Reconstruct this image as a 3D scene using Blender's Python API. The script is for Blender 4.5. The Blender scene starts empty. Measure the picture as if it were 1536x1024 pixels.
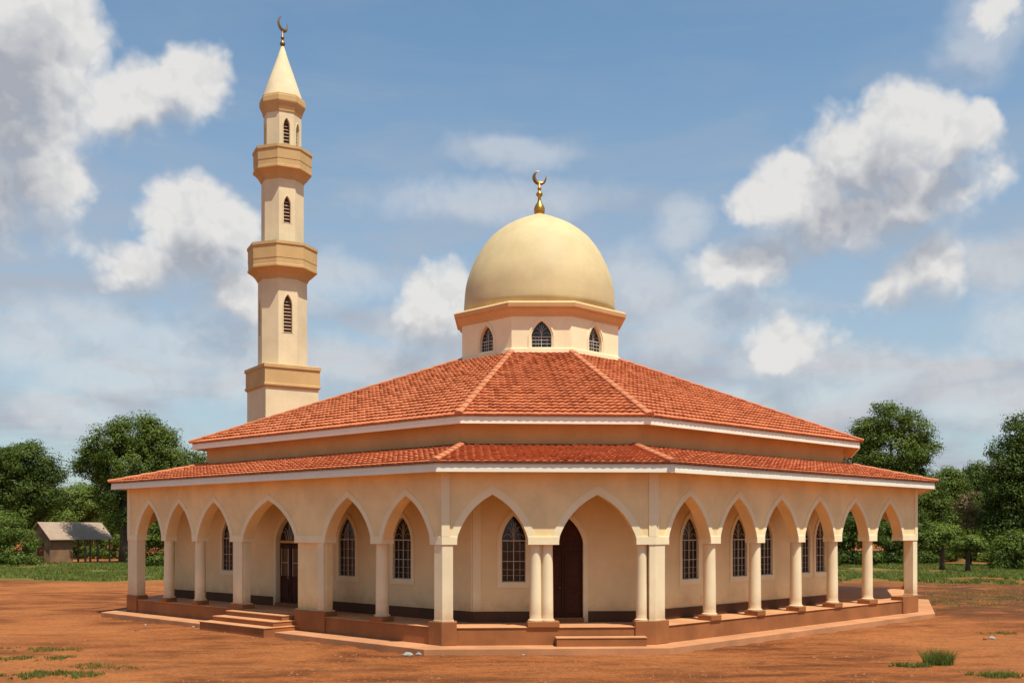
import bpy, math, random
import numpy as np
from mathutils import Vector, noise as mnoise

R = math.radians
random.seed(7)
rng = np.random.default_rng(11)
S = bpy.context.scene
COL = S.collection

# ------------------------------------------------------------------ camera
FPX, HY = 1549.74, 794.0            # focal length and horizon row in photo pixels (1536 wide)
cam_d = bpy.data.cameras.new('camera')
cam = bpy.data.objects.new('camera', cam_d); COL.objects.link(cam)
cam.location = (0, 0, 3.0); cam.rotation_euler = (R(90), 0, 0)
cam_d.sensor_width = 36; cam_d.lens = 36 * FPX / 1536
cam_d.shift_y = (HY - 512) / 1536
cam_d.clip_end = 3000
S.camera = cam
S.view_settings.view_transform = 'Standard'
S.view_settings.look = 'None'
S.view_settings.exposure = 0.3
S.view_settings.gamma = 1

# ------------------------------------------------------------------ sun and sky
SUN_AZ, SUN_EL = R(36), R(66.5)       # azimuth from -Y (towards the camera) to +X
sdir = Vector((math.sin(SUN_AZ) * math.cos(SUN_EL), -math.cos(SUN_AZ) * math.cos(SUN_EL), math.sin(SUN_EL)))
sl = bpy.data.lights.new('sun', 'SUN'); sl.energy = 5.0; sl.angle = R(0.5); sl.color = (1.0, 0.945, 0.85)
sun = bpy.data.objects.new('sun', sl); COL.objects.link(sun)
sun.rotation_euler = (-sdir).to_track_quat('-Z', 'Y').to_euler()
sun.location = (30, -30, 60)

class G:
    """tiny node-graph writer"""
    def __init__(s, nt): s.nt = nt
    def node(s, t, **kw):
        n = s.nt.nodes.new(t)
        for k, v in kw.items(): setattr(n, k, v)
        return n
    def link(s, a, b):
        if isinstance(a, (int, float)): b.default_value = a
        elif isinstance(a, (tuple, list)):
            b.default_value = tuple(a) if len(b.default_value) == len(a) else tuple(a) + (1,)
        else: s.nt.links.new(a, b)
    def m(s, op, *a, clamp=False):
        n = s.node('ShaderNodeMath', operation=op, use_clamp=clamp)
        for i, v in enumerate(a): s.link(v, n.inputs[i])
        return n.outputs[0]
    def v(s, op, *a, out=0):
        n = s.node('ShaderNodeVectorMath', operation=op)
        for i, x in enumerate(a): s.link(x, n.inputs[i])
        return n.outputs[out]
    def mix(s, f, a, b, blend='MIX'):
        n = s.node('ShaderNodeMix', data_type='RGBA', blend_type=blend)
        s.link(f, n.inputs[0]); s.link(a, n.inputs[6]); s.link(b, n.inputs[7])
        return n.outputs[2]
    def noise(s, vec, scale, detail=4, rough=.55, dist=0.0, out=0):
        n = s.node('ShaderNodeTexNoise')
        if vec is not None: s.link(vec, n.inputs['Vector'])
        n.inputs['Scale'].default_value = scale; n.inputs['Detail'].default_value = detail
        n.inputs['Roughness'].default_value = rough; n.inputs['Distortion'].default_value = dist
        return n.outputs[out]
    def step(s, x, a, b, lo=0.0, hi=1.0):
        n = s.node('ShaderNodeMapRange', interpolation_type='SMOOTHSTEP')
        s.link(x, n.inputs[0])
        for i, q in enumerate((a, b, lo, hi)): s.link(q, n.inputs[1 + i])
        return n.outputs[0]
    def scale(s, vec, sc): return s.v('MULTIPLY', vec, sc)

world = bpy.data.worlds.new('World'); S.world = world; world.use_nodes = True
def build_world():
    nt = world.node_tree; nt.nodes.clear(); g = G(nt)
    sky = g.node('ShaderNodeTexSky', sky_type='NISHITA')
    sky.sun_disc = False; sky.sun_elevation = SUN_EL; sky.sun_rotation = math.atan2(sdir.x, sdir.y)
    sky.air_density = 1.0; sky.dust_density = .8; sky.ozone_density = 1.0
    d = g.node('ShaderNodeTexCoord').outputs['Generated']
    sep = g.node('ShaderNodeSeparateXYZ'); g.link(d, sep.inputs[0])
    az = g.m('ARCTAN2', sep.outputs[0], sep.outputs[1])
    el = g.m('ARCSINE', sep.outputs[2])
    # (photo column, row, half width, half height, strength): bearing and height of each cloud
    B = [(40,60,95,105,1),(10,170,110,120,1),(50,258,85,55,.95),(30,110,100,110,1),(-60,240,150,110,1),
         (225,150,75,48,1),(285,130,52,50,1),(190,165,55,38,.9),
         (285,345,75,62,1),(325,355,58,60,.95),(215,388,85,34,.8),(290,390,85,46,.9),(350,440,62,46,.85),
         (655,465,60,52,.85),
         (1360,205,72,72,1),(1300,245,85,68,1),(1215,290,72,50,1),(1160,300,55,34,.95),(1430,215,55,52,1),
         (1375,285,100,58,1),(1280,320,115,52,.95),(1380,315,60,44,.9),(1465,190,32,34,1),
         (1125,395,75,36,.85),(1150,375,45,34,.85),(1390,405,60,44,.8),(1340,445,50,26,.66),
         (1180,515,66,36,.76),(1480,30,40,24,.52),
         (1700,300,90,70,.9),(-420,180,200,120,1)]
    # thin and far-off clouds, half see-through: (column, row, half width, half height)
    T = [(150,480,80,40),(60,510,90,46),(360,575,60,30),(90,615,90,30),(640,500,90,44),(770,228,95,24),(720,300,170,32),
         (1075,410,60,34),(1035,340,46,38),(1340,355,70,26),(1155,530,70,34),(1240,548,80,26),(1510,485,75,50),(1450,545,60,30),(1470,55,60,65),(1500,20,50,34),
         (1010,500,80,44),(300,520,160,44),(480,420,120,34),(560,545,140,40),(180,560,140,36),(950,430,100,50),
         (1080,470,130,40),(1330,560,160,36),(1490,600,140,40),(1180,600,150,34),(1500,400,80,36),(1900,480,200,60),(-250,450,200,60)]
    def puff(vec, sc, det):
        n = g.node('ShaderNodeTexVoronoi', feature='F1', normalize=True); g.link(vec, n.inputs['Vector'])
        n.inputs['Scale'].default_value = sc; n.inputs['Detail'].default_value = det; n.inputs['Roughness'].default_value = .58
        n.inputs['Lacunarity'].default_value = 2.3
        return g.m('MULTIPLY_ADD', n.outputs['Distance'], -1.5, 1.25)
    nzv = g.noise(d, 11, 4, .55, out=1)
    comb = g.node('ShaderNodeCombineXYZ'); g.link(az, comb.inputs[0]); g.link(el, comb.inputs[1])
    w = g.v('MULTIPLY_ADD', g.v('SUBTRACT', nzv, (.5, .5, .5)), (.075, .055, 0), comb.outputs[0])
    dw = g.v('MULTIPLY_ADD', g.v('SUBTRACT', g.noise(d, 30, 4, .55, out=1), (.5, .5, .5)), (.03, .03, .03), d)
    nz1 = g.m('ADD', g.m('MULTIPLY', puff(dw, 22, 2), .7), g.m('MULTIPLY', g.noise(d, 24, 7, .58), .3))
    def field(vec, nz, B, amp=.85):
        f = None
        for (px, py, rx, ry, wt) in [b_ if len(b_) == 5 else b_ + (1,) for b_ in B]:
            x, z = (px - 768) / FPX, (HY - py) / FPX
            a = math.atan2(x, 1); e = math.atan2(z, math.hypot(1, x))
            sx, sy = rx * 1.42 / FPX / (1 + x * x), ry * 1.42 / FPX / (1 + z * z * .7)
            p = g.v('MULTIPLY_ADD', vec, (1 / sx, 1 / sy, 0), (-a / sx, -e / sy, 0))
            l = g.v('LENGTH', p, out=1)
            q = g.m('MULTIPLY_ADD', l, -wt, wt)      # wt * (1 - distance)
            f = q if f is None else g.m('SMOOTH_MAX', f, q, .12)
        return g.m('ADD', f, g.m('MULTIPLY', g.m('SUBTRACT', nz, .66), amp))
    F1 = field(w, nz1, B); F3 = field(w, nz1, T, .75)
    up = g.v('ADD', w, (.010, .040, 0))
    d2 = g.v('ADD', d, (.010, 0, .040))
    F2 = field(up, g.m('ADD', g.m('MULTIPLY', puff(g.v('ADD', dw, (.010, 0, .040)), 22, 1), .7), g.m('MULTIPLY', g.noise(d2, 24, 4, .58), .3)), B)
    shade = g.step(F2, .10, .85)
    dens = g.step(g.m('DIVIDE', g.m('SUBTRACT', F1, .03), g.m('MULTIPLY_ADD', shade, .45, .40)), 0, 1)
    relief = g.step(g.m('SUBTRACT', nz1, g.m('ADD', g.m('MULTIPLY', puff(g.v('ADD', dw, (.005, 0, .010)), 22, 2), .7), g.m('MULTIPLY', g.noise(g.v('ADD', d, (.005, 0, .010)), 24, 7, .58), .3))), -.14, .14)
    sh = g.m('ADD', g.m('MULTIPLY', shade, .95), g.m('MULTIPLY', g.m('SUBTRACT', .5, relief), .34), clamp=True)
    ccol = g.mix(sh, (.645, .635, .62), (.32, .335, .375))
    # thin veil: more of it low over the horizon
    st = g.noise(g.scale(d, (1, 1, 4.5)), 5, 6, .6, .4)
    low = g.step(el, .06, .50, 1, 0)
    veil = g.m('MULTIPLY', g.step(st, .36, .72), g.m('MULTIPLY_ADD', low, .56, .12))
    veil = g.m('ADD', veil, g.m('MULTIPLY', low, .58), clamp=True)
    hsv = g.node('ShaderNodeHueSaturation'); hsv.inputs['Saturation'].default_value = 1.0
    g.link(sky.outputs[0], hsv.inputs['Color'])
    bg1 = g.node('ShaderNodeBackground'); g.link(g.mix(1.0, hsv.outputs[0], (.90, 1.06, 1.03), 'MULTIPLY'), bg1.inputs[0]); bg1.inputs[1].default_value = .115
    bg2 = g.node('ShaderNodeBackground'); g.link((.345, .375, .43), bg2.inputs[0])
    bg3 = g.node('ShaderNodeBackground'); g.link(ccol, bg3.inputs[0])
    m1 = g.node('ShaderNodeMixShader'); g.link(veil, m1.inputs[0]); g.link(bg1.outputs[0], m1.inputs[1]); g.link(bg2.outputs[0], m1.inputs[2])
    thin = g.m('MULTIPLY', g.step(F3, .0, .8), .42)
    dens = g.m('MAXIMUM', g.m('MULTIPLY', dens, .96), thin)
    m2 = g.node('ShaderNodeMixShader'); g.link(dens, m2.inputs[0]); g.link(m1.outputs[0], m2.inputs[1]); g.link(bg3.outputs[0], m2.inputs[2])
    out = g.node('ShaderNodeOutputWorld'); g.link(m2.outputs[0], out.inputs[0])
build_world()
world.cycles.sampling_method = 'MANUAL'; world.cycles.sample_map_resolution = 512
S.cycles.max_bounces = 6; S.cycles.diffuse_bounces = 4; S.cycles.glossy_bounces = 2

# ------------------------------------------------------------------ materials
def base_mat(name):
    m = bpy.data.materials.new(name); m.use_nodes = True
    g = G(m.node_tree); b = m.node_tree.nodes['Principled BSDF']
    pos = g.node('ShaderNodeNewGeometry').outputs['Position']
    return m, g, b, pos
def bump(g, b, h, strength, dist):
    n = g.node('ShaderNodeBump'); n.inputs['Strength'].default_value = strength; n.inputs['Distance'].default_value = dist
    g.link(h, n.inputs['Height']); g.link(n.outputs[0], b.inputs['Normal'])
def plaster(name, c, vary=.10, rough=.88, grain=60, bstr=.35, dust=False):
    m, g, b, pos = base_mat(name)
    n1 = g.noise(pos, .9, 5, .6); n2 = g.noise(pos, grain, 3, .7)
    streak = g.noise(g.scale(pos, (3.5, 3.5, .35)), 1.3, 4, .6)
    dark = tuple(x * (1 - vary * 1.3) for x in c); lite = tuple(min(1, x * (1 + vary * .6)) for x in c)
    col = g.mix(g.step(n1, .3, .7), dark, lite)
    col = g.mix(g.m('MULTIPLY', g.step(streak, .52, .78), .13), col, tuple(x * y for x, y in zip(c, (.74, .68, .62))))
    col = g.mix(g.m('MULTIPLY', g.step(n2, .35, .75), .16), col, tuple(x * .72 for x in c))
    if dust:                                       # red dust splashed up the foot of the wall, rain marks
        sp = g.node('ShaderNodeSeparateXYZ'); g.link(pos, sp.inputs[0])
        z = g.m('ADD', sp.outputs[2], g.m('MULTIPLY', g.noise(pos, 2.6, 5, .7), -.9))
        col = g.mix(g.step(z, .85, -.05, 0, .6), col, (.42, .19, .08))
        blot = g.noise(g.scale(pos, (1, 1, .6)), 2.2, 6, .7)
        col = g.mix(g.m('MULTIPLY', g.step(blot, .58, .75), .12), col, tuple(x * y for x, y in zip(c, (.62, .55, .48))))
    g.link(col, b.inputs['Base Color']); b.inputs['Roughness'].default_value = rough
    b.inputs['Specular IOR Level'].default_value = .25
    bump(g, b, n2, bstr, .012)
    return m
def simple(name, c, rough=.6, metal=0.0, vary=.15, sc=6, spec=.5):
    m, g, b, pos = base_mat(name)
    n = g.noise(pos, sc, 5, .6)
    g.link(g.mix(n, tuple(x * (1 - vary) for x in c), tuple(x * (1 + vary) for x in c)), b.inputs['Base Color'])
    b.inputs['Roughness'].default_value = rough; b.inputs['Metallic'].default_value = metal
    b.inputs['Specular IOR Level'].default_value = spec
    return m
M = {}
M['wall'] = plaster('cream_plaster', (.86, .655, .335), dust=True)
M['trim'] = plaster('pale_plaster', (.85, .72, .45), .06, dust=True)
M['column'] = plaster('column_plaster', (.80, .665, .415), .06, dust=True)
M['inner'] = plaster('veranda_plaster', (.82, .64, .345), .07, dust=True)
M['ochre'] = plaster('ochre_plaster', (.56, .365, .155), .08)
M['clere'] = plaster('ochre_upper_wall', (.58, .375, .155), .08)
M['dome'] = plaster('dome_plaster', (.565, .44, .225), .08, .6, 25, .2)
M['corn'] = plaster('cornice_plaster', (.60, .39, .18), .06)
M['tower'] = plaster('tower_plaster', (.72, .585, .36), .08)
M['plinth'] = plaster('brown_terrazzo', (.30, .112, .036), .18, .8, 45, .4)
M['skirt'] = plaster('dark_skirting', (.10, .046, .022), .15, .9, 50, .2)
M['floor'] = plaster('clay_floor', (.52, .25, .11), .14, .8, 40, .2)
M['fascia'] = simple('white_paint', (.80, .745, .58), .5, vary=.08, sc=3)
M['wood'] = simple('dark_wood', (.055, .017, .008), .6, vary=.5, sc=9, spec=.15)
M['glass'] = simple('dark_glass', (.012, .011, .010), .08, vary=.3, sc=2)
M['bar'] = simple('white_bar', (.46, .41, .33), .5, vary=.1)
M['louvre'] = simple('brown_louvre', (.34, .21, .12), .5, vary=.3)
M['louvre_dark'] = simple('dark_brown_boards', (.07, .04, .022), .7, vary=.3)  # dark brown backing behind the minaret louvres
M['gold'] = simple('gold_paint', (.52, .27, .045), .32, .85, .25, 9)
M['bronze'] = simple('bronze_paint', (.24, .125, .04), .4, .7, .3, 9)
M['hip'] = None
def roof_mat(name, tint=1.0):
    m, g, b, pos = base_mat(name)
    uv = g.node('ShaderNodeUVMap').outputs[0]
    fl = g.v('FLOOR', uv)
    wn = g.node('ShaderNodeTexWhiteNoise', noise_dimensions='2D'); g.link(fl, wn.inputs['Vector'])
    c = g.mix(wn.outputs[0], tuple(x * tint for x in (.455, .140, .052)), tuple(x * tint for x in (.525, .172, .068)))
    c = g.mix(g.m('MULTIPLY', g.step(g.noise(pos, 1.1, 5, .62), .46, .74), .45), c, (.30, .082, .036))
    c = g.mix(g.m('MULTIPLY', g.step(g.noise(pos, 9, 4, .7), .58, .8), .5), c, (.17, .06, .034))
    g.link(c, b.inputs['Base Color']); b.inputs['Roughness'].default_value = .8
    b.inputs['Specular IOR Level'].default_value = .25
    bump(g, b, g.noise(pos, 35, 3, .6), .3, .02)
    return m
M['tile'] = roof_mat('clay_tile'); M['hip'] = plaster('hip_tile', (.50, .175, .075), .14, .8, 20, .3)

def soil_mat():
    m, g, b, pos = base_mat('red_soil')
    big = g.noise(pos, .11, 6, .6, .3)
    mid = g.noise(g.scale(pos, (.45, 1, 1)), .9, 7, .65, .5)
    fine = g.noise(pos, 9, 6, .7)
    grit = g.noise(pos, 30, 4, .75)
    c = g.mix(g.step(mid, .36, .64), (.135, .041, .012), (.355, .113, .031))
    c = g.mix(g.m('MULTIPLY', g.step(big, .44, .62), .75), c, (.43, .155, .047))
    c = g.mix(g.m('MULTIPLY', g.step(fine, .48, .70), .62), c, (.085, .029, .012))
    c = g.mix(g.m('MULTIPLY', g.step(grit, .55, .72), .65), c, (.38, .17, .075))
    # tyre and foot tracks worn across the yard
    tr = g.noise(g.scale(pos, (.42, 1.3, 1)), 1.0, 7, .7, 1.6)
    c = g.mix(g.m('MULTIPLY', g.step(g.noise(pos, 17, 5, .7), .54, .70), .55), c, (.075, .026, .010))
    c = g.mix(g.m('MULTIPLY', g.step(tr, .52, .66), .5), c, (.105, .035, .013))
    # thin green weeds in patches and beyond the yard
    sep = g.node('ShaderNodeSeparateXYZ'); g.link(pos, sep.inputs[0])
    far = g.m('MULTIPLY', g.step(sep.outputs[1], 58, 68), g.step(g.m('SUBTRACT', sep.outputs[1], g.m('MULTIPLY', sep.outputs[0], .6)), 118, 130, 1, 0))
    gr = g.noise(pos, .22, 6, .65, .2)
    strip = g.m('MULTIPLY', g.m('MULTIPLY', g.step(sep.outputs[1], 94, 98), g.step(sep.outputs[1], 112, 107)), g.step(sep.outputs[0], 34, 40))
    gmask = g.m('MULTIPLY', g.m('MULTIPLY', g.step(gr, .40, .52), far), g.m('SUBTRACT', 1, g.m('MULTIPLY', strip, .9)))
    gcol = g.mix(fine, (.06, .085, .018), (.14, .165, .04))
    bank = g.m('MULTIPLY', g.m('MULTIPLY', g.step(sep.outputs[0], 13, 17), g.step(sep.outputs[1], 34, 39)), g.step(sep.outputs[1], 64, 56))
    c = g.mix(g.m('MULTIPLY', bank, g.step(g.noise(pos, .5, 6, .7), .34, .58)), c, (.115, .046, .018))
    near = g.m('MULTIPLY', g.step(g.noise(pos, .35, 7, .72), .60, .70), .5)
    c = g.mix(near, c, (.16, .11, .035))
    c = g.mix(g.m('MULTIPLY', gmask, .85), c, gcol)
    g.link(c, b.inputs['Base Color']); b.inputs['Roughness'].default_value = .95
    b.inputs['Specular IOR Level'].default_value = .1
    h = g.m('ADD', g.m('MULTIPLY', fine, .5), g.m('ADD', g.m('MULTIPLY', mid, 1.2), g.m('MULTIPLY', grit, .14)))
    bump(g, b, h, 1.0, .16)
    return m
M['soil'] = soil_mat()
M['apron'] = plaster('dusty_concrete', (.47, .215, .095), .16, .9, 30, .4)
M['stone'] = simple('grey_stone', (.30, .26, .21), .9, vary=.4, sc=20)
M['clod'] = simple('soil_clod', (.24, .09, .036), .95, vary=.4, sc=20, spec=.1)

def leaf_mat(name, c1, c2, trans=.25):
    m = bpy.data.materials.new(name); m.use_nodes = True
    g = G(m.node_tree); m.node_tree.nodes.remove(m.node_tree.nodes['Principled BSDF'])
    pos = g.node('ShaderNodeNewGeometry').outputs['Position']
    at = g.node('ShaderNodeAttribute', attribute_name='tint').outputs['Fac']
    c = g.mix(at, c1, c2)
    c = g.mix(g.m('MULTIPLY', g.step(g.noise(pos, .5, 3, .5), .35, .7), .5), c, tuple(x * .6 for x in c1))
    df = g.node('ShaderNodeBsdfDiffuse'); tl = g.node('ShaderNodeBsdfTranslucent')
    gl = g.node('ShaderNodeBsdfGlossy'); gl.inputs['Roughness'].default_value = .45
    g.link(c, df.inputs[0]); g.link(g.mix(.5, c, (.16, .2, .02)), tl.inputs[0]); g.link((.5, .5, .5), gl.inputs[0])
    a = g.node('ShaderNodeMixShader'); a.inputs[0].default_value = trans
    g.link(df.outputs[0], a.inputs[1]); g.link(tl.outputs[0], a.inputs[2])
    b2 = g.node('ShaderNodeMixShader'); b2.inputs[0].default_value = .018
    g.link(a.outputs[0], b2.inputs[1]); g.link(gl.outputs[0], b2.inputs[2])
    g.link(b2.outputs[0], m.node_tree.nodes['Material Output'].inputs[0])
    return m
M['leaf'] = leaf_mat('green_leaves', (.042, .074, .010), (.185, .235, .036))
M['leaf_dark'] = leaf_mat('dark_leaves', (.032, .060, .009), (.145, .195, .032))
M['leaf_light'] = leaf_mat('light_leaves', (.070, .112, .015), (.215, .275, .048))
M['leaf_dry'] = leaf_mat('dry_leaves', (.17, .125, .06), (.33, .25, .13))
M['grass'] = leaf_mat('grass_blades', (.065, .095, .016), (.20, .235, .05), .3)
M['bark'] = plaster('bark', (.085, .058, .038), .3, .95, 14, .8)

# ------------------------------------------------------------------ mesh helpers
OFF = {}                                       # world position of each root, inherited by its parts
class MB:
    def __init__(s): s.v = []; s.f = []; s.uv = {}
    def pt(s, p): s.v.append(tuple(p)); return len(s.v) - 1
    def face(s, pts, uv=None):
        ids = [s.pt(p) for p in pts]
        if uv: s.uv[len(s.f)] = uv
        s.f.append(ids)
    def loft(s, loops, cap0=True, cap1=True, closed=True):
        ids = [[s.pt(p) for p in L] for L in loops]; n = len(loops[0])
        for a, b in zip(ids, ids[1:]):
            for i in range(n if closed else n - 1):
                j = (i + 1) % n; s.f.append([a[i], a[j], b[j], b[i]])
        if cap0: s.f.append(list(reversed(ids[0])))
        if cap1: s.f.append(list(ids[-1]))
    def prism(s, poly, h0, h1):                # poly: anticlockwise from above
        s.loft([[(x, y, h0) for x, y in poly], [(x, y, h1) for x, y in poly]])
    def box(s, c, d, l, w, h0, h1):            # centre, direction, length along it, width across
        n = (d[1], -d[0])
        q = [(c[0] + d[0] * a * l / 2 + n[0] * b * w / 2, c[1] + d[1] * a * l / 2 + n[1] * b * w / 2) for a, b in ((-1, 1), (1, 1), (1, -1), (-1, -1))]
        s.prism(q, h0, h1)
    def bar(s, p, q, r, n=6, r2=None):
        s.tube([p, q], [r, r if r2 is None else r2], n)
    def tube(s, path, rad, n=8, caps=True):
        path = [Vector(p) for p in path]; loops = []
        for i, p in enumerate(path):
            t = (path[min(i + 1, len(path) - 1)] - path[max(i - 1, 0)]).normalized()
            a = t.cross(Vector((0, 0, 1))) if abs(t.z) < .9 else t.cross(Vector((1, 0, 0)))
            a.normalize(); b = t.cross(a)
            loops.append([p + (a * math.cos(2 * math.pi * k / n) - b * math.sin(2 * math.pi * k / n)) * rad[i] for k in range(n)])
        s.loft(loops, caps, caps)
    def lathe(s, c, prof, n=32, rot=0.0):      # prof: (radius, height)
        s.loft([[(c[0] + r * math.cos(rot + 2 * math.pi * k / n), c[1] + r * math.sin(rot + 2 * math.pi * k / n), h) for k in range(n)] for r, h in prof])
    def build(s, name, mat, parent=None, smooth=False, bevel=0.0, loc=None, auto=None):
        o_ = OFF.get(parent, (0, 0, 0)) if parent else (loc or (0, 0, 0))
        me = bpy.data.meshes.new(name)
        me.from_pydata([(x - o_[0], y - o_[1], z - o_[2]) for x, y, z in s.v], [], s.f)
        if s.uv:
            lay = me.uv_layers.new(name='UVMap')
            for fi, uv in s.uv.items():
                for k, li in enumerate(me.polygons[fi].loop_indices): lay.data[li].uv = uv[k]
        me.materials.append(mat)
        if smooth:
            me.polygons.foreach_set('use_smooth', [True] * len(me.polygons))
            if auto: me.set_sharp_from_angle(angle=R(auto))
        me.update()
        o = bpy.data.objects.new(name, me); COL.objects.link(o)
        if parent: o.parent = parent; OFF[o] = o_
        else: o.location = o_; OFF[o] = o_
        if bevel:
            b = o.modifiers.new('bevel', 'BEVEL'); b.width = bevel; b.segments = 2; b.limit_method = 'ANGLE'; b.angle_limit = R(40)
        return o
def thing(name, loc, label, cat, group=None):
    o = bpy.data.objects.new(name, None); COL.objects.link(o); o.location = loc; OFF[o] = tuple(loc)
    return tag(o, label, cat, group)
def tag(o, label, cat, group=None):
    o['label'] = label; o['category'] = cat
    if group: o['group'] = group
    return o

V2 = lambda x, y: Vector((x, y))
def udir(a, b): d = b - a; return d / d.length
def nrm(d): return V2(d.y, -d.x)               # outward, for outlines listed left to right as seen from the road
def inter(a, d, b, e):
    den = d.x * -e.y + e.x * d.y; w = b - a
    return a + d * ((w.x * -e.y + e.x * w.y) / den)
def offs(poly, o):
    """offset a closed outline outwards; o is one number or one per edge"""
    n = len(poly); os_ = o if isinstance(o, (list, tuple)) else [o] * n; L = []
    for i in range(n):
        d = udir(poly[i], poly[(i + 1) % n]); L.append((poly[i] + nrm(d) * os_[i], d))
    return [inter(*L[i - 1], *L[i]) for i in range(n)]
def lerp(a, b, t): return a + (b - a) * t
def up(poly, h): return [(p.x, p.y, h) for p in poly]
def along(A, d, px):                            # distance along a facade at which the ray through a photo column meets it
    k = (px - 768) / FPX
    return (k * A.y - A.x) / (d.x - k * d.y)

ARCH = [(1, 1), (.99, .92), (.976, .841), (.95, .78), (.916, .72), (.866, .64), (.807, .561), (.74, .48), (.663, .402), (.57, .32), (.47, .243), (.35, .168), (.229, .103), (.11, .048), (0, 0)]
LANC = [(1, 1), (.985, .9), (.95, .8), (.89, .69), (.80, .565), (.68, .43), (.53, .30), (.36, .18), (.18, .08), (0, 0)]
def curve(o):
    """opening outline, left foot to right foot: o = (left, right, foot height, springing, apex, table)"""
    tl, tr, foot, spring, apex, tab = o
    c, hw = (tl + tr) / 2, (tr - tl) / 2
    L = [(c - x * hw, apex - y * (apex - spring)) for x, y in tab]
    Rr = [(c + x * hw, apex - y * (apex - spring)) for x, y in reversed(tab[:-1])]
    pts = L + Rr
    if foot < spring - 1e-4: pts = [(tl, foot)] + pts + [(tr, foot)]
    return pts
class Plane:
    """a vertical facade from A to B: point(t, h, out)"""
    def __init__(s, A, B, off=0.0):
        s.d = udir(A, B); s.n = nrm(s.d); s.A = A + s.n * off; s.len = (B - A).length
    def p(s, t, h, o=0.0): q = s.A + s.d * t + s.n * o; return (q.x, q.y, h)
    def xy(s, t, o=0.0): return s.A + s.d * t + s.n * o
    def px(s, px): return along(s.A, s.d, px)
def wall(mb, P, t0, t1, base, top, thick, ops, o=0.0):
    ops = sorted(ops); cur = t0; b = o - thick
    def solid(a, c, h0, h1):
        mb.face([P.p(a, h0, o), P.p(c, h0, o), P.p(c, h1, o), P.p(a, h1, o)])
        mb.face([P.p(c, h0, b), P.p(a, h0, b), P.p(a, h1, b), P.p(c, h1, b)])
    def floor_(a, c, h, flip=False):
        q = [P.p(a, h, b), P.p(c, h, b), P.p(c, h, o), P.p(a, h, o)]
        mb.face(q[::-1] if flip else q)
    for op in ops:
        tl, tr, foot = op[:3]
        if tl - cur > 1e-3: solid(cur, tl, base, top); floor_(cur, tl, base)
        if foot > base + 1e-3: solid(tl, tr, base, foot); floor_(tl, tr, foot, True); floor_(tl, tr, base)
        pts = curve(op)
        for (a, ha), (c, hc) in zip(pts, pts[1:]):
            if c - a > 1e-5:
                mb.face([P.p(a, ha, o), P.p(c, hc, o), P.p(c, top, o), P.p(a, top, o)])
                mb.face([P.p(c, hc, b), P.p(a, ha, b), P.p(a, top, b), P.p(c, top, b)])
            mb.face([P.p(a, ha, b), P.p(c, hc, b), P.p(c, hc, o), P.p(a, ha, o)])
        cur = tr
    if t1 - cur > 1e-3: solid(cur, t1, base, top); floor_(cur, t1, base)
    floor_(t0, t1, top, True)
    for t, fl in ((t0, 0), (t1, 1)):
        q = [P.p(t, base, b), P.p(t, base, o), P.p(t, top, o), P.p(t, top, b)]
        mb.face(q[::-1] if fl else q)
def offcurve(pts, w):
    out = []
    for i, p in enumerate(pts):
        a, c = pts[max(i - 1, 0)], pts[min(i + 1, len(pts) - 1)]
        dx, dy = c[0] - a[0], c[1] - a[1]; l = math.hypot(dx, dy)
        nx, ny = -dy / l, dx / l
        if i == len(pts) // 2: nx, ny = 0, 1.25
        out.append((p[0] + nx * w, p[1] + ny * w))
    return out
def band(mb, P, op, w, o0, o1, sill=None, inner=0.0):
    """raised moulding that follows an arch"""
    pts = curve(op)
    if inner: pts = offcurve(pts, inner)
    out = offcurve(pts, w)
    for i in range(len(pts) - 1):
        a, c, e, f = pts[i], pts[i + 1], out[i + 1], out[i]
        mb.face([P.p(*a, o1), P.p(*c, o1), P.p(*e, o1), P.p(*f, o1)])
        mb.face([P.p(*f, o1), P.p(*e, o1), P.p(*e, o0), P.p(*f, o0)])
        mb.face([P.p(*c, o1), P.p(*a, o1), P.p(*a, o0), P.p(*c, o0)])
    if sill is not None:
        tl, tr, h = out[0][0], out[-1][0], op[2]
        q = lambda hh, o: [P.p(tl, hh, o), P.p(tr, hh, o)]
        lo, hi = h - sill, h
        for A_, B_ in (((lo, o1), (hi, o1)), ((lo, o0), (lo, o1)), ((hi, o1), (hi, o0))):
            a, b_ = q(*A_), q(*B_); mb.face([a[0], a[1], b_[1], b_[0]])
        for t in (tl, tr): mb.face([P.p(t, lo, o0), P.p(t, lo, o1), P.p(t, hi, o1), P.p(t, hi, o0)])
    else:
        for i in (0, -1): mb.face([P.p(*pts[i], o0), P.p(*out[i], o0), P.p(*out[i], o1), P.p(*pts[i], o1)])

# ------------------------------------------------------------------ plan of the mosque (metres)
C = V2(1.09, 41.1)
def sym(front): return front + [2 * C - p for p in front]
PF = [V2(-14.11, 37.99), V2(-1.80, 26.73), V2(3.75, 27.03), V2(14.79, 37.74)]
def layer(oL, oF, oR, ea, eb):
    f = []
    L = Plane(PF[0], PF[1], oL); F = Plane(PF[1], PF[2], oF); Rr = Plane(PF[2], PF[3], oR)
    return sym([L.xy(-ea), inter(L.A, L.d, F.A, F.d), inter(F.A, F.d, Rr.A, Rr.d), Rr.xy(Rr.len + eb)])
PP = sym(PF); PP[4] = V2(17.1, 43.95)
EE = layer(.50, .53, .63, .33, .12); EE[4] = V2(17.65, 44.7)
UU = layer(-2.06, -2.49, -1.68, -.91, -1.02)
WW = layer(-2.51, -3.03, -2.29, -1.21, -1.15)
TT = [C + V2(x, y) for x, y in ((-3.02, -1.105), (-1.105, -3.02), (1.105, -3.02), (3.02, -1.105), (3.02, 1.105), (1.105, 3.02), (-1.105, 3.02), (-3.02, 1.105))]
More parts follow.
